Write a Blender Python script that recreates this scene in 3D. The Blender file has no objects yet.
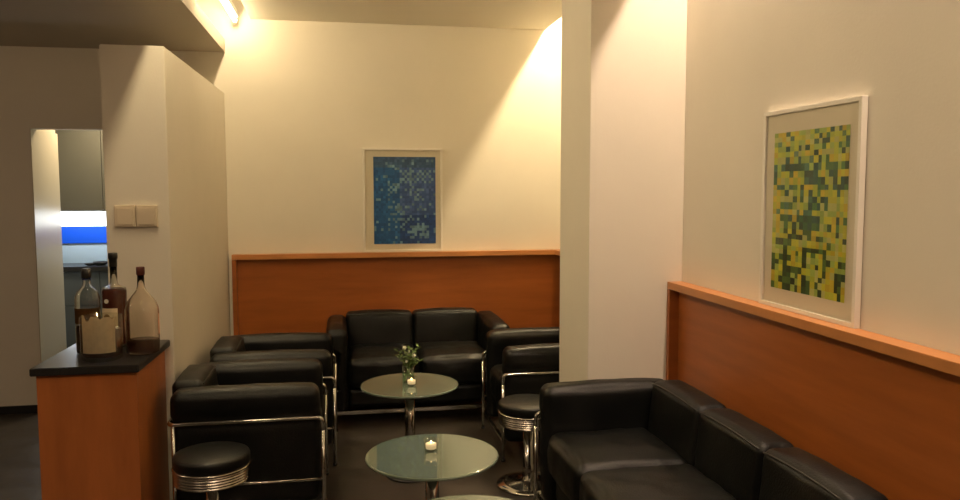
import bpy, bmesh, math, random
from mathutils import Vector, Matrix, noise
random.seed(7)
S = bpy.context.scene
C = S.collection
PI = math.pi

# ------------------------------------------------------------------ camera
F, YAW, PIT, ROL, HC = 772.8, 0.1788, 0.0784, -0.0013, 1.55
cy, sy, cp, sp = math.cos(YAW), math.sin(YAW), math.cos(PIT), math.sin(PIT)
fw = Vector((sy*cp, cy*cp, -sp)); r0 = Vector((cy, -sy, 0)); u0 = r0.cross(fw)
rr = math.cos(ROL)*r0 + math.sin(ROL)*u0; uu = -math.sin(ROL)*r0 + math.cos(ROL)*u0
cam_d = bpy.data.cameras.new('camera'); cam = bpy.data.objects.new('camera', cam_d); C.objects.link(cam)
cam_d.sensor_width = 36; cam_d.lens = F/960*36; cam_d.clip_start = 0.05
M3 = Matrix((rr, uu, -fw)).transposed()
cam.matrix_world = Matrix.Translation((0, 0, HC)) @ M3.to_4x4()
S.camera = cam

# ------------------------------------------------------------------ world, exposure, large lights
w = bpy.data.worlds.new('world'); S.world = w; w.use_nodes = True
w.node_tree.nodes['Background'].inputs[0].default_value = (1.0, 0.75, 0.5, 1)
w.node_tree.nodes['Background'].inputs[1].default_value = 0.0
S.view_settings.view_transform = 'Standard'; S.view_settings.look = 'None'
S.view_settings.exposure = 0.1; S.view_settings.gamma = 1.0; S.view_settings.use_curve_mapping = False

TUBE_LEFT, TUBE_NEAR, TUBE_BACK, TUBE_FRONT = 82.0, 38.0, 380.0, 215.0
WARM_L = (1.0, 0.78, 0.46); WARM_R = (1.0, 0.75, 0.55)
STRIP = 7.0

def area(name, loc, size, energy, col, rot=(0, 0, 0), spread=PI):
    l = bpy.data.lights.new(name, 'AREA'); l.shape = 'DISK'; l.size = size; l.energy = energy; l.color = col; l.spread = spread
    o = bpy.data.objects.new(name, l); C.objects.link(o); o.location = loc; o.rotation_euler = rot
    return o
# recessed ceiling downlights of the room behind and beside the camera
area('ceiling_downlight', (0.1, 0.6, 2.735), 0.16, 15, (1.0, 0.72, 0.48))
area('ceiling_downlight', (1.0, -0.8, 2.735), 0.16, 15, (1.0, 0.72, 0.48))
area('soffit_downlight', (-1.9, 1.2, 2.50), 0.14, 9, (1.0, 0.70, 0.46))
_l = bpy.data.lights.new('left_wall_fill', 'POINT'); _l.energy = 17; _l.color = (1.0, 0.72, 0.46); _l.shadow_soft_size = 0.08  # added fill light out of view, brightens the far-left wall; no fixture
_o = bpy.data.objects.new('left_wall_fill', _l); C.objects.link(_o); _o.location = (-3.1, 3.2, 2.1)
area('kitchen_lamp', (-1.75, 6.35, 2.3), 0.25, 15, (1.0, 0.80, 0.52))

# ------------------------------------------------------------------ materials
def hexlin(r, g, b):
    f = lambda c: (c/255/12.92) if c/255 <= 0.04045 else ((c/255+0.055)/1.055)**2.4
    return (f(r), f(g), f(b), 1)
MATS = {}
def mat(name, col, rough=0.5, metal=0.0, bump=0.0, bscale=60, var=0.0, vscale=3, spec=None, coat=0, emis=None, stretch=(1, 1, 1), rvar=0, ior=None):
    m = bpy.data.materials.new(name); m.use_nodes = True; MATS[name] = m
    nt = m.node_tree; p = nt.nodes['Principled BSDF']
    p.inputs['Base Color'].default_value = col; p.inputs['Roughness'].default_value = rough; p.inputs['Metallic'].default_value = metal
    if spec is not None: p.inputs['Specular IOR Level'].default_value = spec
    if ior: p.inputs['IOR'].default_value = ior
    if coat: p.inputs['Coat Weight'].default_value = coat; p.inputs['Coat Roughness'].default_value = 0.08
    if emis: p.inputs['Emission Color'].default_value = (*emis[0], 1); p.inputs['Emission Strength'].default_value = emis[1]
    tc = nt.nodes.new('ShaderNodeTexCoord'); mp = nt.nodes.new('ShaderNodeMapping'); mp.inputs['Scale'].default_value = stretch
    nt.links.new(tc.outputs['Object'], mp.inputs[0])
    if var or rvar:
        n = nt.nodes.new('ShaderNodeTexNoise'); n.inputs['Scale'].default_value = vscale; n.inputs['Detail'].default_value = 6; n.inputs['Roughness'].default_value = 0.6
        nt.links.new(mp.outputs[0], n.inputs['Vector'])
        if var:
            mx = nt.nodes.new('ShaderNodeMix'); mx.data_type = 'RGBA'
            mx.inputs[6].default_value = tuple(c*(1-var) for c in col[:3]) + (1,)
            mx.inputs[7].default_value = tuple(min(1, c*(1+var)) for c in col[:3]) + (1,)
            rmp = nt.nodes.new('ShaderNodeMapRange'); rmp.inputs[1].default_value = 0.3; rmp.inputs[2].default_value = 0.7
            nt.links.new(n.outputs[0], rmp.inputs[0]); nt.links.new(rmp.outputs[0], mx.inputs[0]); nt.links.new(mx.outputs[2], p.inputs['Base Color'])
        if rvar:
            r2 = nt.nodes.new('ShaderNodeMapRange'); r2.inputs[1].default_value = 0.3; r2.inputs[2].default_value = 0.7
            r2.inputs[3].default_value = rough-rvar; r2.inputs[4].default_value = rough+rvar
            nt.links.new(n.outputs[0], r2.inputs[0]); nt.links.new(r2.outputs[0], p.inputs['Roughness'])
    if bump:
        n2 = nt.nodes.new('ShaderNodeTexNoise'); n2.inputs['Scale'].default_value = bscale; n2.inputs['Detail'].default_value = 5
        b = nt.nodes.new('ShaderNodeBump'); b.inputs['Strength'].default_value = bump; b.inputs['Distance'].default_value = 0.01
        nt.links.new(mp.outputs[0], n2.inputs['Vector']); nt.links.new(n2.outputs[0], b.inputs['Height']); nt.links.new(b.outputs[0], p.inputs['Normal'])
    return m
plaster = mat('plaster', (0.75, 0.70, 0.60, 1), 0.85, bump=0.06, bscale=90, var=0.02)
plaster_dim = mat('greyish_plaster', (0.40, 0.35, 0.28, 1), 0.85, bump=0.06, bscale=90, var=0.03)
ceil_m = mat('ceiling_paint', (0.80, 0.76, 0.66, 1), 0.9, bump=0.04, bscale=60)
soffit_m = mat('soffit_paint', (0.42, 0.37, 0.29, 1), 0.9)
wood = mat('orange_veneer', (0.34, 0.100, 0.022, 1), 0.36, bump=0.02, bscale=30, var=0.16, vscale=2.5, stretch=(0.6, 0.6, 6), spec=0.4)
wood_c = mat('beech_veneer', (0.46, 0.148, 0.042, 1), 0.4, bump=0.02, bscale=30, var=0.14, vscale=3.0, stretch=(4, 4, 0.7), spec=0.4)
cap_m = mat('light_edge_veneer', (0.52, 0.215, 0.07, 1), 0.35, var=0.1, vscale=4, stretch=(1, 1, 5))
floor_m = mat('dark_stone_floor', (0.040, 0.033, 0.026, 1), 0.38, bump=0.05, bscale=25, var=0.3, vscale=5, rvar=0.08)
leather = mat('black_leather', (0.0032, 0.0037, 0.0034, 1), 0.40, bump=0.16, bscale=140, var=0.2, vscale=6, spec=0.30, rvar=0.08)
piping_m = mat('leather_piping', (0.012, 0.011, 0.009, 1), 0.4)
chrome = mat('chrome', (0.62, 0.61, 0.58, 1), 0.13, 1.0)
band_m = mat('dull_chrome', (0.50, 0.47, 0.42, 1), 0.24, 1.0)
brushed = mat('beige_gloss_lacquer', (0.50, 0.44, 0.33, 1), 0.30, spec=0.30)
granite = mat('black_worktop', (0.022, 0.022, 0.022, 1), 0.32, var=0.35, vscale=120, coat=0.2)
white_frame = mat('white_lacquer', (0.80, 0.76, 0.68, 1), 0.4)
paper = mat('mount_paper', (0.75, 0.68, 0.55, 1), 0.8)
switch_m = mat('cream_plastic', (0.66, 0.56, 0.42, 1), 0.4)
base_m = mat('black_baseboard', (0.012, 0.012, 0.014, 1), 0.5)
cab_m = mat('grey_cabinet_front', (0.13, 0.125, 0.10, 1), 0.35)
cab_low = mat('blue_grey_cabinet_front', (0.12, 0.14, 0.15, 1), 0.4)
kwall = mat('splash_tile', (0.55, 0.66, 0.72, 1), 0.3)
blue_m = mat('blue_gloss', (0.006, 0.10, 0.72, 1), 0.25, spec=0.5)
black_pl = mat('black_plastic', (0.012, 0.012, 0.012, 1), 0.35)
redcap = mat('brown_cap', (0.10, 0.022, 0.015, 1), 0.4)
cream_label = mat('cream_label', (0.66, 0.55, 0.36, 1), 0.7, var=0.08, vscale=40)
amber_label = mat('tan_label', (0.42, 0.22, 0.08, 1), 0.6, var=0.2, vscale=60)
amber_edge = mat('amber_print', (0.40, 0.15, 0.05, 1), 0.5)
seal_m = mat('bronze_seal', (0.30, 0.20, 0.09, 1), 0.5)
white_lab = mat('white_print', (0.7, 0.66, 0.58, 1), 0.6)
wax_m = mat('white_wax', (0.85, 0.80, 0.66, 1), 0.5, emis=((1.0, 0.78, 0.42), 0.35))
flame_m = mat('flame', (1, 0.8, 0.4, 1), 0.5, emis=((1.0, 0.72, 0.32), 9.0))
petal = mat('white_petals', (0.80, 0.80, 0.66, 1), 0.6)
leaf_m = mat('green_leaf', (0.10, 0.17, 0.035, 1), 0.5, var=0.3, vscale=30)
stem_m = mat('green_stem', (0.14, 0.20, 0.05, 1), 0.5)
tube_l = mat('lit_tube_yellow', (1, 1, 1, 1), emis=(WARM_L, TUBE_LEFT))
tube_m = mat('lit_tube_middle', (1, 1, 1, 1), emis=(WARM_L, 130.0))
tube_n = mat('lit_tube_near', (1, 1, 1, 1), emis=(WARM_L, TUBE_NEAR))
tube_b = mat('lit_tube_alcove', (1, 1, 1, 1), emis=(WARM_L, TUBE_BACK))
tube_f = mat('lit_tube_front', (1, 1, 1, 1), emis=(WARM_R, TUBE_FRONT))
tube_housing = mat('lamp_housing', (0.7, 0.7, 0.68, 1), 0.4)
strip_m = mat('lit_cool_strip', (1, 1, 1, 1), emis=((0.88, 0.95, 1.0), STRIP))
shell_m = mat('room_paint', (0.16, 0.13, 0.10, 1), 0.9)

def thin_glass(name, tint, gloss=0.10, edge=0.35, frost=None, rough=0.03):
    """clear pane or bottle wall: tinted see-through with a fresnel mirror, optionally a frosted diffuse share"""
    m = bpy.data.materials.new(name); m.use_nodes = True; nt = m.node_tree; nt.nodes.clear()
    out = nt.nodes.new('ShaderNodeOutputMaterial'); tr = nt.nodes.new('ShaderNodeBsdfTransparent'); tr.inputs[0].default_value = (*tint, 1)
    gl = nt.nodes.new('ShaderNodeBsdfGlossy'); gl.inputs['Roughness'].default_value = rough; gl.inputs[0].default_value = (1, 1, 1, 1)
    fr = nt.nodes.new('ShaderNodeFresnel'); fr.inputs[0].default_value = 1.0 + edge*1.6
    mx = nt.nodes.new('ShaderNodeMixShader')
    base = tr.outputs[0]
    if frost:
        df = nt.nodes.new('ShaderNodeBsdfDiffuse'); df.inputs[0].default_value = (*frost[0], 1)
        m2 = nt.nodes.new('ShaderNodeMixShader'); m2.inputs[0].default_value = frost[1]
        nt.links.new(tr.outputs[0], m2.inputs[1]); nt.links.new(df.outputs[0], m2.inputs[2]); base = m2.outputs[0]
    ge = nt.nodes.new('ShaderNodeNewGeometry'); mu = nt.nodes.new('ShaderNodeMath'); mu.operation = 'MULTIPLY_ADD'; mu.inputs[1].default_value = -1; mu.inputs[2].default_value = 1
    m3 = nt.nodes.new('ShaderNodeMath'); m3.operation = 'MULTIPLY'
    nt.links.new(ge.outputs['Backfacing'], mu.inputs[0]); nt.links.new(mu.outputs[0], m3.inputs[0]); nt.links.new(fr.outputs[0], m3.inputs[1])
    nt.links.new(m3.outputs[0], mx.inputs[0]); nt.links.new(base, mx.inputs[1]); nt.links.new(gl.outputs[0], mx.inputs[2])
    nt.links.new(mx.outputs[0], out.inputs[0]); MATS[name] = m
    return m
pane_m = thin_glass('picture_glass', (0.97, 0.97, 0.96), edge=0.28)
bottle_glass = thin_glass('bottle_glass', (0.92, 0.90, 0.86), edge=0.36, frost=((0.5, 0.46, 0.38), 0.012))
vase_glass = thin_glass('vase_glass', (0.86, 0.93, 0.86), edge=0.4)
table_glass = thin_glass('frosted_table_glass', (0.45, 0.55, 0.48), edge=0.72, frost=((0.15, 0.20, 0.155), 0.80), rough=0.04)
def real_glass(name, col):
    m = bpy.data.materials.new(name); m.use_nodes = True; nt = m.node_tree; nt.nodes.clear()
    out = nt.nodes.new('ShaderNodeOutputMaterial'); g = nt.nodes.new('ShaderNodeBsdfGlass'); g.inputs['Color'].default_value = (*col, 1); g.inputs['Roughness'].default_value = 0.0; g.inputs['IOR'].default_value = 1.45
    nt.links.new(g.outputs[0], out.inputs[0]); MATS[name] = m; return m
clear_bottle = real_glass('clear_bottle_glass', (0.97, 0.97, 0.95)); amber_bottle = real_glass('amber_tinted_glass', (0.99, 0.96, 0.92))
def bottle_wall(prof, th=0.003):
    """outer profile plus an inner wall, open at the mouth"""
    prof = [p for k, p in enumerate(prof) if not (k == len(prof)-1 and p[0] < 1e-6)]
    inner = [(max(r-th, 0.0), max(z, 0.007)) for r, z in prof if r > 0.004 and z > 0.003][::-1]
    return prof+inner+[(0, 0.007)]
def liquid(name, col):
    m = mat(name, col, 0.1); m.node_tree.nodes['Principled BSDF'].inputs['Transmission Weight'].default_value = 0.35
    return m
rum = mat('dark_rum', (0.075, 0.010, 0.005, 1), 0.3, spec=0.2)
whisky = liquid('brown_liquor', (0.07, 0.022, 0.010, 1))

# ------------------------------------------------------------------ helpers
def link(name, bm, m, parent=None, smooth=False, loc=None):
    me = bpy.data.meshes.new(name)
    bmesh.ops.recalc_face_normals(bm, faces=bm.faces[:]); bm.to_mesh(me); bm.free()
    if isinstance(m, (list, tuple)):
        for k in m: me.materials.append(k)
    else: me.materials.append(m)
    if smooth:
        for p in me.polygons: p.use_smooth = True
    o = bpy.data.objects.new(name, me); C.objects.link(o)
    if parent: o.parent = parent
    if loc: o.location = loc
    return o
def box(bm, x0, x1, y0, y1, z0, z1, bev=0.0):
    b2 = bmesh.new(); bmesh.ops.create_cube(b2, size=1)
    for v in b2.verts: v.co = Vector(((x0+x1)/2+v.co.x*(x1-x0), (y0+y1)/2+v.co.y*(y1-y0), (z0+z1)/2+v.co.z*(z1-z0)))
    if bev: bmesh.ops.bevel(b2, geom=b2.edges[:], offset=bev, segments=2, affect='EDGES', profile=0.6)
    t = bpy.data.meshes.new('t'); b2.to_mesh(t); b2.free(); bm.from_mesh(t); bpy.data.meshes.remove(t)
    return bm
def bx(*a, bev=0.0): return box(bmesh.new(), *a, bev=bev)
def struct(name, bm, m):
    o = link(name, bm, m); o['kind'] = 'structure'; return o
def thing(name, label, cat, loc=(0, 0, 0), rz=0, group=None):
    o = bpy.data.objects.new(name, None); C.objects.link(o); o.location = loc; o.rotation_euler = (0, 0, rz)
    o.empty_display_size = 0.1
    return tag(o, label, cat, group)
def tag(o, label, cat, group=None):
    o['label'] = label; o['category'] = cat
    if group: o['group'] = group
    return o
def lathe(prof, seg=40, bm=None, c=(0, 0, 0), a0=0, a1=2*PI, sx=1, sy=1):
    bm = bm or bmesh.new(); full = abs(a1-a0-2*PI) < 1e-6; n = seg if full else seg+1; rings = []
    for r, z in prof:
        if r < 1e-6: rings.append([bm.verts.new((c[0], c[1], c[2]+z))]*n)
        else: rings.append([bm.verts.new((c[0]+sx*r*math.cos(a0+(a1-a0)*i/seg), c[1]+sy*r*math.sin(a0+(a1-a0)*i/seg), c[2]+z)) for i in range(n)])
    for a, b in zip(rings, rings[1:]):
        for i in range(seg):
            j = (i+1) % n; q = []
            for v in (a[i], a[j], b[j], b[i]):
                if v not in q: q.append(v)
            if len(q) > 2: bm.faces.new(q)
    return bm
def tube(pts, r, seg=12, bm=None, bend=0.0, cap=True):
    bm = bm or bmesh.new(); P = [Vector(p) for p in pts]
    if bend:
        Q = [P[0]]
        for a, b, c in zip(P, P[1:], P[2:]):
            d1 = (a-b).normalized(); d2 = (c-b).normalized(); k = min(bend, (a-b).length/2, (c-b).length/2)
            p, q = b+d1*k, b+d2*k
            for t in range(7):
                t /= 6; Q.append((1-t)**2*p+2*t*(1-t)*b+t*t*q)
        Q.append(P[-1]); P = Q
    t0 = (P[1]-P[0]).normalized(); up = Vector((0, 0, 1)) if abs(t0.z) < 0.9 else Vector((1, 0, 0))
    n = t0.cross(up).normalized(); rings = []
    for i, p in enumerate(P):
        t = (P[min(i+1, len(P)-1)]-P[max(i-1, 0)]).normalized()
        n = (n-t*n.dot(t)).normalized(); b = t.cross(n)
        rad = r[i] if isinstance(r, list) else r
        rings.append([bm.verts.new(p+rad*(math.cos(2*PI*k/seg)*n+math.sin(2*PI*k/seg)*b)) for k in range(seg)])
    for a, b in zip(rings, rings[1:]):
        for k in range(seg): bm.faces.new((a[k], a[(k+1) % seg], b[(k+1) % seg], b[k]))
    if cap: bm.faces.new(rings[0][::-1]); bm.faces.new(rings[-1])
    return bm
def cushion(sx, sy, sz, c, r=0.035, puff=(0, 0, 0), wrinkle=0.003, seed=0, n=12, fn=None):
    """soft upholstered block: rounded edges, puffed faces, faint creases"""
    h = Vector((sx/2, sy/2, sz/2)); bm = bmesh.new(); grid = []
    for a in range(3):
        rr_ = min(r, h[a]*0.95); e = h[a]-rr_
        arc = [e+rr_*math.tan(t*PI/4) for t in (0.3, 0.6, 0.85, 1.0)]
        grid.append([-v for v in reversed(arc)]+[-e+2*e*i/n for i in range(n+1)]+arc)
    cache = {}
    def V(p):
        key = tuple(round(q, 6) for q in p)
        if key in cache: return cache[key]
        inner = Vector([max(-(h[a]-min(r, h[a]*0.95)), min(h[a]-min(r, h[a]*0.95), p[a])) for a in range(3)])
        d = Vector(p)-inner
        if d.length > 1e-9:
            dn = d.normalized(); q = inner + Vector([dn[a]*min(r, h[a]*0.95) for a in range(3)])
        else: dn = Vector((0, 0, 0)); q = inner
        u = [p[a]/h[a] for a in range(3)]
        for a in range(3):
            o1, o2 = [k for k in range(3) if k != a]
            wgt = (1-abs(u[o1])**2.5)*(1-abs(u[o2])**2.5)*abs(u[a])**3
            q[a] += math.copysign(puff[a]*wgt, u[a])
        nz = noise.noise(q*9+Vector((seed*3.1, seed*1.7, 0)))+0.5*noise.noise(q*22+Vector((seed, 0, seed)))
        q += dn*nz*wrinkle
        if fn: q = fn(q, u)
        v = bm.verts.new(q+Vector(c)); cache[key] = v; return v
    for a in range(3):
        o1, o2 = [k for k in range(3) if k != a]
        for s in (-1, 1):
            for i in range(len(grid[o1])-1):
                for j in range(len(grid[o2])-1):
                    vs = []
                    for di, dj in ((0, 0), (1, 0), (1, 1), (0, 1)):
                        p = [0, 0, 0]; p[a] = s*h[a]; p[o1] = grid[o1][i+di]; p[o2] = grid[o2][j+dj]
                        vs.append(V(p))
                    try: bm.faces.new(vs)
                    except ValueError: pass
    return bm
def dup(root, loc, rz=None, label=None):
    r = root.copy(); C.objects.link(r); r.location = loc
    if rz is not None: r.rotation_euler = (0, 0, rz)
    if label: r['label'] = label
    for ch in list(root.children):
        c = ch.copy(); C.objects.link(c); c.parent = r
        for g in list(ch.children):
            d = g.copy(); C.objects.link(d); d.parent = c
    return r

# ------------------------------------------------------------------ room shell
YB, ZC, XR, YP, YP2, XP = 5.758, 2.748, 1.689, 3.624, 4.133, 1.198
YA, ZT, XA, XAL, XS, ZS = 3.944, 2.231, -0.802, -1.097, -0.780, 2.5126
XO, ZO = -2.065, 1.965            # opening to the kitchen
struct('floor', bx(-3.3, 1.9, -2.1, 7.4, -0.1, 0), floor_m)
wb = bmesh.new()
box(wb, -1.30, 1.9, YB, YB+0.1, 0, 3.05); box(wb, XO, -1.30, YB, YB+0.1, ZO, 3.05); box(wb, -3.3, XO, YB, YB+0.1, 0, 3.05)
struct('wall_back', wb, plaster)
struct('wall_right', bx(XR, XR+0.15, -2.0, YB, 0, 3.05), plaster)
struct('wall_pillar', bx(XP, XR, YP, YP2, 0, 3.0, bev=0.004), plaster)
pb = bmesh.new(); _q = [(XAL-0.004, YA), (-0.812, YA), (-0.792, YB-0.002), (XAL-0.004, YB-0.002)]
_lo = [pb.verts.new((x, y, 0)) for x, y in _q]; _hi = [pb.verts.new((x, y, ZT)) for x, y in _q]
pb.faces.new(_lo[::-1]); pb.faces.new(_hi)
for k in range(4): pb.faces.new((_lo[k], _lo[(k+1) % 4], _hi[(k+1) % 4], _hi[k]))
bmesh.ops.bevel(pb, geom=pb.edges[:], offset=0.004, segments=2, affect='EDGES')
struct('wall_partition', pb, plaster)
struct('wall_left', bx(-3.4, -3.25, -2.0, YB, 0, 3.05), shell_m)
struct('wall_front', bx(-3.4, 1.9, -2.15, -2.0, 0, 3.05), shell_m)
struct('ceiling', bx(-0.60, 1.54, -2.0, YB-0.002, ZC, ZC+0.025), ceil_m)
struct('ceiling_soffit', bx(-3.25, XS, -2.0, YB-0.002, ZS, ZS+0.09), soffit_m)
struct('ceiling_upper', bx(-3.4, 1.9, -2.1, YB+0.1, 3.0, 3.1), plaster)
struct('baseboard_back', bx(-3.25, XO-0.002, YB-0.012, YB-0.001, 0, 0.055), base_m)
struct('baseboard_left', bx(-3.249, -3.235, -1.9, YB-0.015, 0, 0.055), base_m)
# kitchen shell
kb = bmesh.new()
box(kb, -3.0, -0.9, 7.10, 7.2, 0, 2.45); box(kb, -3.0, -2.9, YB+0.1, 7.1, 0, 2.45); box(kb, -1.0, -0.9, YB+0.1, 7.1, 0, 2.45)
struct('wall_kitchen', kb, kwall)
struct('ceiling_kitchen', bx(-3.0, -0.9, YB+0.1, 7.2, 2.45, 2.5), ceil_m)

# ------------------------------------------------------------------ wood wainscots
ZP = 1.088
def wainscot_x(name, x0, x1, y_wall, label):            # on the back wall
    t = thing(name, label, 'wall panelling', ((x0+x1)/2, y_wall, 0))
    hx = (x1-x0)/2
    link('panel', bx(-hx+0.03, hx, -0.030, -0.001, 0.0, ZP-0.038), wood, t)
    link('cap_rail', bx(-hx, hx, -0.080, -0.001, ZP-0.036, ZP, bev=0.002), cap_m, t)
    link('end_post', bx(-hx, -hx+0.03, -0.080, -0.001, 0, ZP-0.038, bev=0.002), wood, t)
    link('base_board', bx(-hx+0.032, hx, -0.05, -0.031, 0, 0.06), base_m, t)
    return t
wainscot_x('wood_wainscot', -0.762, XR-0.001, YB, 'orange wood panelling across the back wall behind the two-seat sofa')
def wainscot_y(name, y0, y1, label, posts):
    t = thing(name, label, 'wall panelling', (XR, (y0+y1)/2, 0)); h = (y1-y0)/2
    link('panel', bx(-0.030, -0.001, -h, h-(0.03 if posts else 0), 0, ZP-0.038), wood, t)
    link('cap_rail', bx(-0.080, -0.001, -h, h, ZP-0.036, ZP, bev=0.002), cap_m, t)
    if posts: link('end_post', bx(-0.080, -0.001, h-0.03, h, 0, ZP-0.038, bev=0.002), wood, t)
    link('base_board', bx(-0.05, -0.031, -h, h-0.032, 0, 0.06), base_m, t)
wainscot_y('wood_wainscot', -1.9, YP-0.002, 'long orange wood panelling on the side wall behind the three-seat sofa', True)
wainscot_y('wood_wainscot', YP2+0.002, YB-0.082, 'short orange wood panelling in the alcove behind the square pillar', False)

# ------------------------------------------------------------------ cove lamps
def cove_lamp(loc, length, m, label):
    t = thing('fluorescent_lamp', label, 'lamp', loc, 0, 'fluorescent tubes in the ceiling slots')
    link('tube', tube([(0, -length/2+0.03, 0), (0, length/2-0.03, 0)], 0.013, 16), m, t, True)
    link('housing', bx(-0.02, 0.02, -length/2, length/2, 0.022, 0.055), tube_housing, t)
    for s in (-1, 1): link('lamp_holder', bx(-0.012, 0.012, s*length/2-0.02, s*length/2+0.02, -0.016, 0.022, bev=0.003), tube_housing, t)
for k, y in enumerate((5.12, 3.60, 2.08, 0.56)):
    cove_lamp((-0.70, y, 2.725), 1.2, (tube_l, tube_m, tube_n, tube_n)[k], ['lit warm tube in the slot over the dark soffit, touching the back wall end', 'lit warm tube over the dark soffit, second from the back wall', 'lit warm tube over the dark soffit, third from the back wall', 'lit warm tube over the dark soffit, nearest the viewer'][k])
cove_lamp((1.645, 5.09, 2.93), 1.2, tube_b, 'lit warm tube in the ceiling slot of the alcove behind the pillar')
for k, y in enumerate((2.98, 1.5)):
    cove_lamp((1.652, y, 2.95), 1.2, tube_f, ['lit tube in the ceiling slot right in front of the pillar', 'lit tube in the ceiling slot above the long sofa'][k])

# ------------------------------------------------------------------ pictures
def patch_mesh(W, H, nx, ny, chooser, jitter=0.0, seed=1):
    """woven colour blocks; every block is a face with its own printed colour"""
    rnd = random.Random(seed); bm = bmesh.new(); lay = bm.loops.layers.float_color.new('print')
    xs = [0]; ys = [0]
    for i in range(nx): xs.append(xs[-1]+1+rnd.uniform(-jitter, jitter))
    for j in range(ny): ys.append(ys[-1]+1+rnd.uniform(-jitter, jitter))
    xs = [(v/xs[-1]-0.5)*W for v in xs]; ys = [(v/ys[-1]-0.5)*H for v in ys]
    for i in range(nx):
        for j in range(ny):
            off = 0.0
            f = bm.faces.new([bm.verts.new((xs[a], 0, ys[b]+off)) for a, b in ((i, j), (i+1, j), (i+1, j+1), (i, j+1))])
            c = chooser(i/nx, j/ny, i, j, rnd)
            for l in f.loops: l[lay] = c
    return bm
pm = bpy.data.materials.new('printed_blocks'); pm.use_nodes = True
_a = pm.node_tree.nodes.new('ShaderNodeVertexColor'); _a.layer_name = 'print'
_p = pm.node_tree.nodes['Principled BSDF']; _p.inputs['Roughness'].default_value = 0.7
pm.node_tree.links.new(_a.outputs[0], _p.inputs['Base Color'])
def jit(c, rnd, k=0.18):
    f = 1+rnd.uniform(-k, k); return (c[0]*f, c[1]*f, c[2]*f, 1)
def blue(u, v, i, j, rnd):
    base = (0.014, 0.105, 0.32) if u < 0.42 else (0.050, 0.115, 0.34)
    if v < 0.30 and u > 0.4: base = (0.014, 0.06, 0.23)
    if v > 0.86: base = (0.045, 0.11, 0.24)
    lightc = (0.16, 0.29, 0.42)
    p = 0.05
    def inb(a, b, c, d): return a < u < b and c < v < d
    if inb(.20, .44, .48, .72) or inb(.62, .80, .38, .62): p = 0.42 if (i+j) % 2 else 0.12
    if inb(.42, .95, .68, .84): p = 0.85 if (i+j) % 2 else 0.06
    if inb(.22, .55, .30, .42): p = 0.45
    if inb(.20, .75, .04, .30): p = 0.6 if (i % 3 == 0 or j % 3 == 0) and (i+j) % 2 else 0.08
    if inb(.60, .85, .04, .2): p = 0.5
    if inb(.22, .44, .84, .9) or inb(.55, .62, .5, .95): p = 0.45
    if rnd.random() < p: return jit(lightc, rnd, 0.35)
    if rnd.random() < 0.2: base = (base[0]*1.6, base[1]*1.35, base[2]*1.3)
    return jit(base, rnd)
def green(u, v, i, j, rnd):
    yel = [(0.56, 0.54, 0.035), (0.46, 0.52, 0.045), (0.58, 0.45, 0.03), (0.34, 0.46, 0.09), (0.50, 0.52, 0.16)]
    dk = [(0.022, 0.075, 0.035), (0.03, 0.12, 0.045), (0.07, 0.19, 0.05), (0.025, 0.10, 0.075)]
    if v < 0.4: dk = [(0.015, 0.05, 0.012), (0.03, 0.09, 0.02), (0.07, 0.16, 0.03)]
    elif v > 0.45 and u < 0.62: dk = dk+[(0.06, 0.18, 0.12), (0.09, 0.20, 0.12)]
    p = 0.32
    if (i in (3, 8, 9) or j in (4, 9, 17, 20)): p = 0.58
    if v > 0.86: p = 0.12
    if u > 0.7 and v < 0.6: p = 0.22
    if v < 0.12 and u > 0.8: p = 0.8
    if rnd.random() < p: return jit(rnd.choice(dk), rnd, 0.25)
    return jit(rnd.choice(yel), rnd, 0.15)
def picture(name, label, loc, rz, W, H, ax, ah, az, print_bm, tilt=0.0):
    """local: faces -y, base at z=0 resting on a rail"""
    t = thing(name, label, 'picture', loc, rz); t.rotation_euler = (tilt, 0, rz) if not rz else (0, 0, rz)
    fw_, d = 0.016, 0.022; b = bmesh.new()
    box(b, -W/2, -W/2+fw_, -d, 0, 0, H, bev=0.0015); box(b, W/2-fw_, W/2, -d, 0, 0, H, bev=0.0015)
    box(b, -W/2+fw_, W/2-fw_, -d, 0, H-fw_, H, bev=0.0015); box(b, -W/2+fw_, W/2-fw_, -d, 0, 0, fw_, bev=0.0015)
    link('frame', b, white_frame, t)
    link('mount', bx(-W/2+fw_, W/2-fw_, -0.010, -0.002, fw_, H-fw_), paper, t)
    link('print', print_bm, pm, t, loc=(ax, -0.0115, az))
    link('glass_pane', bx(-W/2+fw_, W/2-fw_, -0.0165, -0.0145, fw_, H-fw_), pane_m, t)
    return t
picture('framed_picture', 'white framed picture of woven blue blocks standing on the back wall panelling', (0.460, YB-0.003, ZP+0.001), 0, 0.588, 0.764, 0.013, 0, 0.379,
        patch_mesh(0.458, 0.642, 26, 34, blue, 0.12, 3))
picture('framed_picture', 'white framed picture of yellow and green blocks above the long sofa', (XR-0.003, 2.561, ZP+0.001), -PI/2, 0.592, 0.762, 0, 0, 0.375,
        patch_mesh(0.455, 0.60, 19, 27, green, 0.25, 5))

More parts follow.
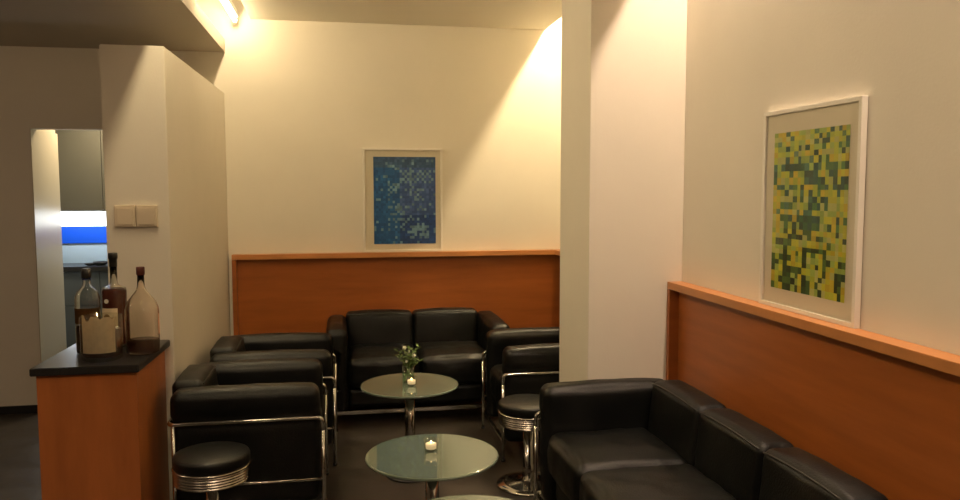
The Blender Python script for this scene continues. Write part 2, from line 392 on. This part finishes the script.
# ------------------------------------------------------------------ upholstered seats
R_T = 0.0098
def lounge_seat(name, n, label, cat, loc, rz, cw=0.415, group=None, seed=0, D=0.675):
    """cube-shaped leather seat in a chrome tube frame; local front is -y"""
    W = 0.26+n*cw; hx = W/2; t = thing(name, label, cat, loc, rz, group)
    zt, zr, zl = 0.645, 0.503, 0.212
    yf, yb = -D/2, D/2
    # arms: bulge over the rail, pinched where the tube passes
    for s in (-1, 1):
        def fn(q, u, s=s):
            z = q.z+0.3725
            pinch = 0.022*math.exp(-((z-zr)/0.022)**2)
            low = 0.026 if z < zr else 0.026*max(0, 1-(z-zr)/0.03)
            if q.x*s > 0: q.x -= s*(pinch*0.7+low)
            return q
        link('arm', cushion(0.135, D-0.024, 0.545, (s*(hx-0.0675), 0.002, 0.3725), r=0.04, puff=(0.006, 0.006, 0.012), seed=seed+s+2, n=14, fn=fn), leather, t, True)
    inner = n*cw
    for k in range(n):
        x = -inner/2+cw*(k+0.5)
        bc = link('back_cushion', cushion(cw-0.004, 0.145, 0.40, (x, yb-0.078, 0.465), r=0.030, puff=(0.001, 0.012, 0.014), seed=seed+k*2+5, n=12,
             fn=lambda q, u: Vector((q.x, q.y+0.018*(q.z/0.2), q.z))), leather, t, True)
        link('piping', tube([(x-cw/2+0.02, yb-0.134, 0.653), (x-cw/4, yb-0.137, 0.661), (x, yb-0.138, 0.664), (x+cw/4, yb-0.137, 0.661), (x+cw/2-0.02, yb-0.134, 0.653)], 0.0035, 6), piping_m, bc, True)
        link('seat_cushion', cushion(cw-0.003, D-0.165, 0.195, (x, yf+0.03+(D-0.165)/2-0.012, 0.352), r=0.045, puff=(0.001, 0.012, 0.018), wrinkle=0.006, seed=seed+k*3+9, n=16), leather, t, True)
    link('base_cushion', cushion(inner-0.004, D-0.10, 0.125, (0, 0.01, 0.185), r=0.03, puff=(0, 0.006, 0), seed=seed), leather, t, True)
    xo = hx-0.018
    link('upper_rail', tube([(-xo, yf, zr-0.06), (-xo, yf, zr), (-xo, yb, zr), (xo, yb, zr), (xo, yf, zr), (xo, yf, zr-0.06)], R_T, 12, bend=0.03), chrome, t, True)
    for sx in (-1, 1):
        for y, top in ((yf, zr-0.06), (yb-0.02, zr-0.008)):
            lg = link('leg', tube([(sx*xo, y, 0.012), (sx*xo, y, top)], R_T, 12), chrome, t, True)
            link('foot_cap', lathe([(0, 0), (0.014, 0), (0.014, 0.012), (0.0100, 0.014)], 16, c=(sx*xo, y, 0)), black_pl, lg, True)
    lr = bmesh.new()
    for s in (-1, 1): tube([(s*xo, yf, zl), (s*xo, yb-0.02, zl)], 0.007, 10, lr)
    tube([(-xo, yb-0.02, zl), (xo, yb-0.02, zl)], 0.007, 10, lr)
    link('lower_rail', lr, chrome, t, True)
    link('front_rail', bx(-xo, xo, yf-0.004, yf+0.016, 0.094, 0.118, bev=0.002), chrome, t)
    return t
YF = 4.985
lounge_seat('two_seat_sofa', 2, 'black leather two-seat sofa in a chrome tube frame against the back wall', 'sofa', (0.508, 4.985+0.3375, 0), 0, cw=0.48, seed=1)
ch = lounge_seat('lounge_chair', 1, 'black leather cube armchair beside the stool, nearest of the pair along the white partition', 'armchair', (-0.432, 3.880, 0), PI/2, cw=0.40, group='cube armchairs around the tables', seed=11)
dup(ch, (-0.385, 4.640, 0), PI/2, 'black leather cube armchair along the white partition, farther one next to the back wall')
dup(ch, (1.232, 4.530, 0), -PI/2, 'black leather cube armchair half hidden behind the square pillar')
lounge_seat('three_seat_sofa', 3, 'long black leather three-seat sofa against the side wall under the yellow picture', 'sofa', (1.217, 2.622, 0), -PI/2, cw=0.478, seed=21, D=0.655)

# ------------------------------------------------------------------ tables
def cafe_table(label, loc):
    t = thing('cafe_table', label, 'table', loc, 0, 'round glass tables')
    link('table_top', lathe([(0, 0.488), (0.258, 0.488), (0.263, 0.491), (0.264, 0.495), (0.262, 0.499), (0.258, 0.5), (0, 0.5)], 72), table_glass, t)
    link('pole', lathe([(0, 0.03), (0.028, 0.03), (0.028, 0.478), (0, 0.478)], 28), chrome, t, True)
    link('top_plate', lathe([(0, 0.476), (0.03, 0.476), (0.075, 0.484), (0.075, 0.4875), (0, 0.4875)], 32), chrome, t, True)
    link('base_plate', lathe([(0, 0), (0.130, 0), (0.135, 0.005), (0.130, 0.010), (0.09, 0.014), (0.045, 0.020), (0.030, 0.04), (0, 0.04)], 48), base_m, t, True)
    return t
t1 = cafe_table('round frosted glass table with the small flower vase', (0.356, 4.115, 0))
dup(t1, (0.345, 2.985, 0), 0, 'round frosted glass table with a lone tealight')
dup(t1, (0.385, 2.300, 0), 0, 'empty round frosted glass table cut off at the front edge')

# ------------------------------------------------------------------ stools
def stool(label, loc):
    t = thing('bar_stool', label, 'stool', loc, 0, 'round chrome ringed stools')
    link('seat', lathe([(0, 0.392), (0.146, 0.392), (0.153, 0.400), (0.156, 0.412), (0.156, 0.438), (0.152, 0.445), (0.143, 0.449), (0.08, 0.453), (0, 0.454)], 56), leather, t, True)
    pr = [(0.0, 0.330), (0.140, 0.330), (0.147, 0.334)]
    z = 0.334
    for k in range(5):
        pr += [(0.150, z), (0.1545, z+0.003), (0.1545, z+0.007), (0.150, z+0.010)]; z += 0.0112
    pr += [(0.152, z), (0.158, z+0.004), (0.158, z+0.008), (0.150, z+0.010), (0, z+0.010)]
    link('ring_band', lathe(pr, 64), band_m, t, True)
    link('pole', lathe([(0, 0.02), (0.030, 0.02), (0.030, 0.11), (0.026, 0.115), (0.026, 0.33), (0, 0.33)], 28), chrome, t, True)
    link('base_plate', lathe([(0, 0), (0.160, 0), (0.166, 0.005), (0.162, 0.012), (0.12, 0.017), (0.05, 0.022), (0.034, 0.03), (0, 0.03)], 56), chrome, t, True)
    return t
s1 = stool('round black stool with ribbed chrome band, in front of the armchair by the counter', (-0.548, 3.325, 0))
dup(s1, (0.950, 3.850, 0), 0, 'round black stool with ribbed chrome band beside the arm of the long sofa')

# ------------------------------------------------------------------ vase with flowers
t = thing('flower_vase', 'small glass vase with white flowers on the far glass table', 'vase', (0.352, 4.150, 0.501))
link('vase', lathe([(0, 0.0), (0.030, 0), (0.033, 0.004), (0.034, 0.10), (0.0325, 0.10), (0.0315, 0.006), (0, 0.006)], 32), vase_glass, t, True)
link('water', lathe([(0, 0.007), (0.030, 0.007), (0.031, 0.06), (0, 0.06)], 24), vase_glass, t, True)
sb = bmesh.new(); lb = bmesh.new(); tips = []
rnd = random.Random(4)
for k in range(24):
    a = rnd.uniform(0, 2*PI); sp_ = rnd.uniform(0.015, 0.072); h = rnd.uniform(0.10, 0.20)
    p0 = Vector((-0.4*sp_*math.cos(a), -0.4*sp_*math.sin(a), 0.01)); p2 = Vector((sp_*math.cos(a), sp_*math.sin(a), h)); p1 = (p0+p2)/2+Vector((0, 0, 0.02))
    tube([p0, p1, p2], 0.0013, 5, sb); tips.append(p2)
    for q in range(8):
        c = p1.lerp(p2, q/7)
        d = Vector((math.cos(a+q*2.1), math.sin(a+q*2.1), 0.5)).normalized(); s_ = d.cross(Vector((0, 0, 1))).normalized()*0.008; L = rnd.uniform(0.018, 0.036)
        vs = [lb.verts.new(c), lb.verts.new(c+d*L*0.5+s_), lb.verts.new(c+d*L), lb.verts.new(c+d*L*0.5-s_)]
        lb.faces.new(vs)
link('stems', sb, stem_m, t); link('foliage', lb, leaf_m, t)
for x, y, z, r in ((-0.022, -0.01, 0.188, 0.014), (0.028, -0.022, 0.148, 0.014), (0.005, 0.01, 0.165, 0.010), (-0.012, -0.03, 0.12, 0.009)):
    fb = bmesh.new()
    for q in range(9):
        a = q*2.4; tilt = 0.3+0.12*q; c = Vector((x, y, z)); d = Vector((math.cos(a)*math.sin(tilt), math.sin(a)*math.sin(tilt), math.cos(tilt)))
        s_ = d.cross(Vector((0, 0, 1.01))).normalized()
        vs = [fb.verts.new(c), fb.verts.new(c+d*r*0.6+s_*r*0.55), fb.verts.new(c+d*r*1.3), fb.verts.new(c+d*r*0.6-s_*r*0.55)]; fb.faces.new(vs)
    lathe([(0, -r*0.7), (r*0.5, -r*0.4), (r*0.75, 0.1*r), (r*0.6, r*0.7), (0, r*0.9)], 10, fb, (x, y, z))
    link('blossom', fb, petal, t)

# ------------------------------------------------------------------ tealights
def tealight(label, loc):
    t = thing('tealight_holder', label, 'candle', loc, 0, 'tealights on the glass tables')
    link('glass_cup', lathe([(0, 0), (0.024, 0), (0.027, 0.004), (0.030, 0.050), (0.0285, 0.050), (0.0255, 0.012), (0, 0.012)], 28), bottle_glass, t, True)
    link('candle', lathe([(0, 0.0125), (0.021, 0.0125), (0.022, 0.032), (0.019, 0.033), (0, 0.031)], 24), wax_m, t, True)
    link('flame', lathe([(0, 0.032), (0.003, 0.035), (0.0035, 0.038), (0.002, 0.042), (0, 0.045)], 12), flame_m, t, True)
    return t
c1 = tealight('lit tealight in a small clear glass, alone on the middle glass table', (0.345, 3.02, 0.501))
dup(c1, (0.362, 4.070, 0.501), 0, 'lit tealight in a small clear glass in front of the flower vase')

# ------------------------------------------------------------------ counter, bottles, switches
CZ = 0.82
t = thing('bar_counter', 'orange wooden counter block with black top at the end of the white partition', 'counter', (-1.04, 3.68, 0))
link('body', bx(-0.205, 0.186, -0.268, 0.262, 0.0, CZ-0.034, bev=0.002), wood_c, t)
pf = bmesh.new(); P4 = [(-0.222, -0.290), (0.200, -0.292), (0.212, 0.262), (-0.212, 0.262)]
lo = [pf.verts.new((x, y, CZ-0.033)) for x, y in P4]; hi = [pf.verts.new((x, y, CZ)) for x, y in P4]
pf.faces.new(lo[::-1]); pf.faces.new(hi)
for k in range(4): pf.faces.new((lo[k], lo[(k+1) % 4], hi[(k+1) % 4], hi[k]))
bmesh.ops.bevel(pf, geom=pf.edges[:], offset=0.003, segments=2, affect='EDGES')
link('worktop', pf, granite, t)

def arc_label(r, z0, z1, a0, a1, jag=0, seg=24, rnd=random.Random(2)):
    bm = bmesh.new(); lo_, hi_ = [], []
    for i in range(seg+1):
        a = a0+(a1-a0)*i/seg; top = z1+(rnd.uniform(-1, 1)*jag if jag else 0)
        lo_.append(bm.verts.new((r*math.cos(a), r*math.sin(a), z0))); hi_.append(bm.verts.new((r*math.cos(a), r*math.sin(a), top)))
    for i in range(seg): bm.faces.new((lo_[i], lo_[i+1], hi_[i+1], hi_[i]))
    o = bmesh.ops.solidify(bm, geom=bm.faces[:], thickness=-0.0006)
    return bm
# tall clear bottle, dark cap
t = thing('liquor_bottle', 'tall clear glass bottle with black cap and tan label, behind the cream-labelled jar', 'bottle', (-1.120, 3.690, CZ+0.001), 0, 'bottles on the counter')
link('glass_body', lathe(bottle_wall([(0, 0), (0.045, 0), (0.051, 0.006), (0.052, 0.02), (0.052, 0.235), (0.050, 0.255), (0.042, 0.275), (0.026, 0.292), (0.0175, 0.305), (0.016, 0.318), (0.016, 0.326), (0.018, 0.328), (0.018, 0.334), (0, 0.334)]), 40), clear_bottle, t, True)
link('liquor', lathe([(0, 0.008), (0.047, 0.008), (0.0485, 0.02), (0.0485, 0.125), (0, 0.125)], 36), whisky, t, True)
link('cap', lathe([(0, 0.335), (0.019, 0.335), (0.020, 0.338), (0.020, 0.376), (0.018, 0.379), (0, 0.379)], 28), black_pl, t, True)
link('paper_label', arc_label(0.0526, 0.135, 0.205, -PI*0.95, -0.15), amber_label, t, True)
# squat jar with cream label
t = thing('glass_jar', 'wide glass jar of brown liquor with ragged cream label, frontmost on the counter', 'jar', (-1.020, 3.530, CZ+0.001))
link('glass_body', lathe([(0, 0), (0.070, 0), (0.080, 0.006), (0.083, 0.02), (0.084, 0.19), (0.081, 0.19), (0.080, 0.022), (0, 0.018)], 48), bottle_glass, t, True)
link('liquor', lathe([(0, 0.019), (0.074, 0.019), (0.079, 0.026), (0.079, 0.130), (0, 0.130)], 40), whisky, t, True)
link('paper_label', arc_label(0.0846, 0.040, 0.190, -PI*0.74, -PI*0.20, 0.014, seg=12), cream_label, t)
# dark rum bottle
t = thing('liquor_bottle', 'dark rum bottle with tall black stopper and white label, at the back of the counter', 'bottle', (-1.040, 3.815, CZ+0.001), 0, 'bottles on the counter')
link('glass_body', lathe(bottle_wall([(0, 0), (0.045, 0), (0.052, 0.006), (0.053, 0.02), (0.053, 0.262), (0.050, 0.274), (0.038, 0.282), (0.020, 0.290), (0.0155, 0.306), (0.0155, 0.372), (0, 0.372)]), 40), clear_bottle, t, True)
link('liquor', lathe([(0, 0.010), (0.048, 0.010), (0.051, 0.02), (0.051, 0.262), (0.046, 0.270), (0, 0.270)], 36), rum, t, True)
link('stopper', lathe([(0, 0.372), (0.0165, 0.372), (0.0175, 0.376), (0.0175, 0.408), (0.0205, 0.412), (0.0205, 0.434), (0.018, 0.438), (0, 0.438)], 28), black_pl, t, True)
link('paper_label', arc_label(0.0536, 0.075, 0.185, -PI*0.90, -PI*0.35), cream_label, t, True)
link('round_seal', tube([(-0.022, -0.0502, 0.145), (-0.0222, -0.0512, 0.145)], 0.014, 20), seal_m, t)
link('oval_badge', tube([(-0.022, -0.0495, 0.218), (-0.0222, -0.0505, 0.218)], 0.010, 20), white_lab, t)
# clear jug bottle with amber remains
t = thing('liquor_bottle', 'big round clear bottle with brown cap and little amber liquor left', 'bottle', (-0.880, 3.640, CZ+0.001), 0, 'bottles on the counter')
link('glass_body', lathe(bottle_wall([(0, 0), (0.060, 0), (0.069, 0.006), (0.071, 0.02), (0.072, 0.185), (0.070, 0.205), (0.060, 0.232), (0.040, 0.258), (0.023, 0.280), (0.016, 0.300), (0.014, 0.355), (0, 0.355)]), 44), amber_bottle, t, True)
link('liquor', lathe([(0, 0.006), (0.062, 0.006), (0.068, 0.02), (0.068, 0.060), (0, 0.060)], 40), whisky, t, True)
link('cap', lathe([(0, 0.350), (0.016, 0.350), (0.018, 0.353), (0.018, 0.384), (0.016, 0.387), (0, 0.387)], 28), redcap, t, True)
for a in (-PI*0.97, -PI*0.06): link('label_edge', arc_label(0.0726, 0.085, 0.175, a, a+0.20, seg=6), amber_edge, t, True)

for x, lb_ in ((-1.010, 'square cream switch plate on the partition, nearer the kitchen opening'), (-0.911, 'square cream switch plate on the partition, nearer the partition edge')):
    t = thing('light_switch', lb_, 'switch', (x, YA, 1.424), 0, 'cream switch plates on the partition')
    link('wall_plate', bx(-0.048, 0.048, -0.020, -0.001, -0.052, 0.052, bev=0.004), switch_m, t)
    link('rocker', bx(-0.036, 0.036, -0.025, -0.0195, -0.040, 0.040, bev=0.002), switch_m, t)

# ------------------------------------------------------------------ kitchen behind the opening
t = thing('tall_cabinet', 'glossy beige side of the tall cabinet just inside the kitchen opening', 'cabinet', (XO-0.22, 6.05, 0))
link('body', bx(-0.25, 0.215, -0.18, 0.20, 0.02, 2.10, bev=0.003), brushed, t)
link('side_panel', bx(0.221, 0.227, -0.300, 0.205, 0.01, 1.964), brushed, t)
t = thing('upper_cabinet', 'grey kitchen wall cabinet above the lit strip', 'cabinet', (-1.75, 6.92, 1.38))
link('body', bx(-0.75, 0.45, -0.15, 0.178, 0.0, 0.85), cab_m, t)
for x0, x1 in ((-0.748, -0.152), (-0.148, 0.448)): link('door', bx(x0, x1, -0.170, -0.151, 0.003, 0.848, bev=0.002), cab_m, t)
t = thing('under_cabinet_light', 'glowing cool white strip light under the grey wall cabinet', 'lamp', (-1.75, 6.80, 1.255))
link('diffuser', bx(-0.7, 0.42, -0.02, 0.02, 0.0, 0.118), strip_m, t)
link('housing', bx(-0.7, 0.42, -0.03, 0.03, 0.1185, 0.1245), tube_housing, t)
tag(link('blue_wall_panel', bx(-2.5, -1.2, 7.075, 7.099, 1.095, 1.245, bev=0.003), blue_m), 'bright blue glossy band on the kitchen wall under the strip light', 'wall panel')
t = thing('kitchen_counter', 'blue grey kitchen base unit with a black worktop under the blue band', 'cabinet', (-1.85, 6.80, 0))
link('body', bx(-0.80, 0.60, -0.02, 0.298, 0.08, 0.885), cab_low, t)
for x0, x1 in ((-0.798, -0.102), (-0.098, 0.598)):
    link('drawer', bx(x0, x1, -0.040, -0.021, 0.605, 0.880, bev=0.002), cab_low, t)
    link('door', bx(x0, x1, -0.040, -0.021, 0.085, 0.598, bev=0.002), cab_low, t)
link('worktop', bx(-0.80, 0.60, -0.06, 0.298, 0.887, 0.925, bev=0.002), granite, t)
link('plinth', bx(-0.80, 0.60, 0.03, 0.29, 0, 0.079), base_m, t)
for k, (x, y, lx, lz) in enumerate(((-2.045, 6.86, 0.05, 0.018), (-1.965, 6.85, 0.06, 0.03))):
    o = link('dish', lathe([(0, 0), (0.6, 0), (1.0, 0.6), (0.95, 1.0), (0.3, 0.5), (0, 0.4)], 24), black_pl, smooth=True)
    o.scale = (lx, lx*0.8, lz); o.location = (x, y, 0.926)
    tag(o, ['small low dark dish on the kitchen worktop by the tall beige cabinet', 'taller dark dish on the kitchen worktop, farther from the tall beige cabinet'][k], 'dish', 'dark dishes on the kitchen worktop')
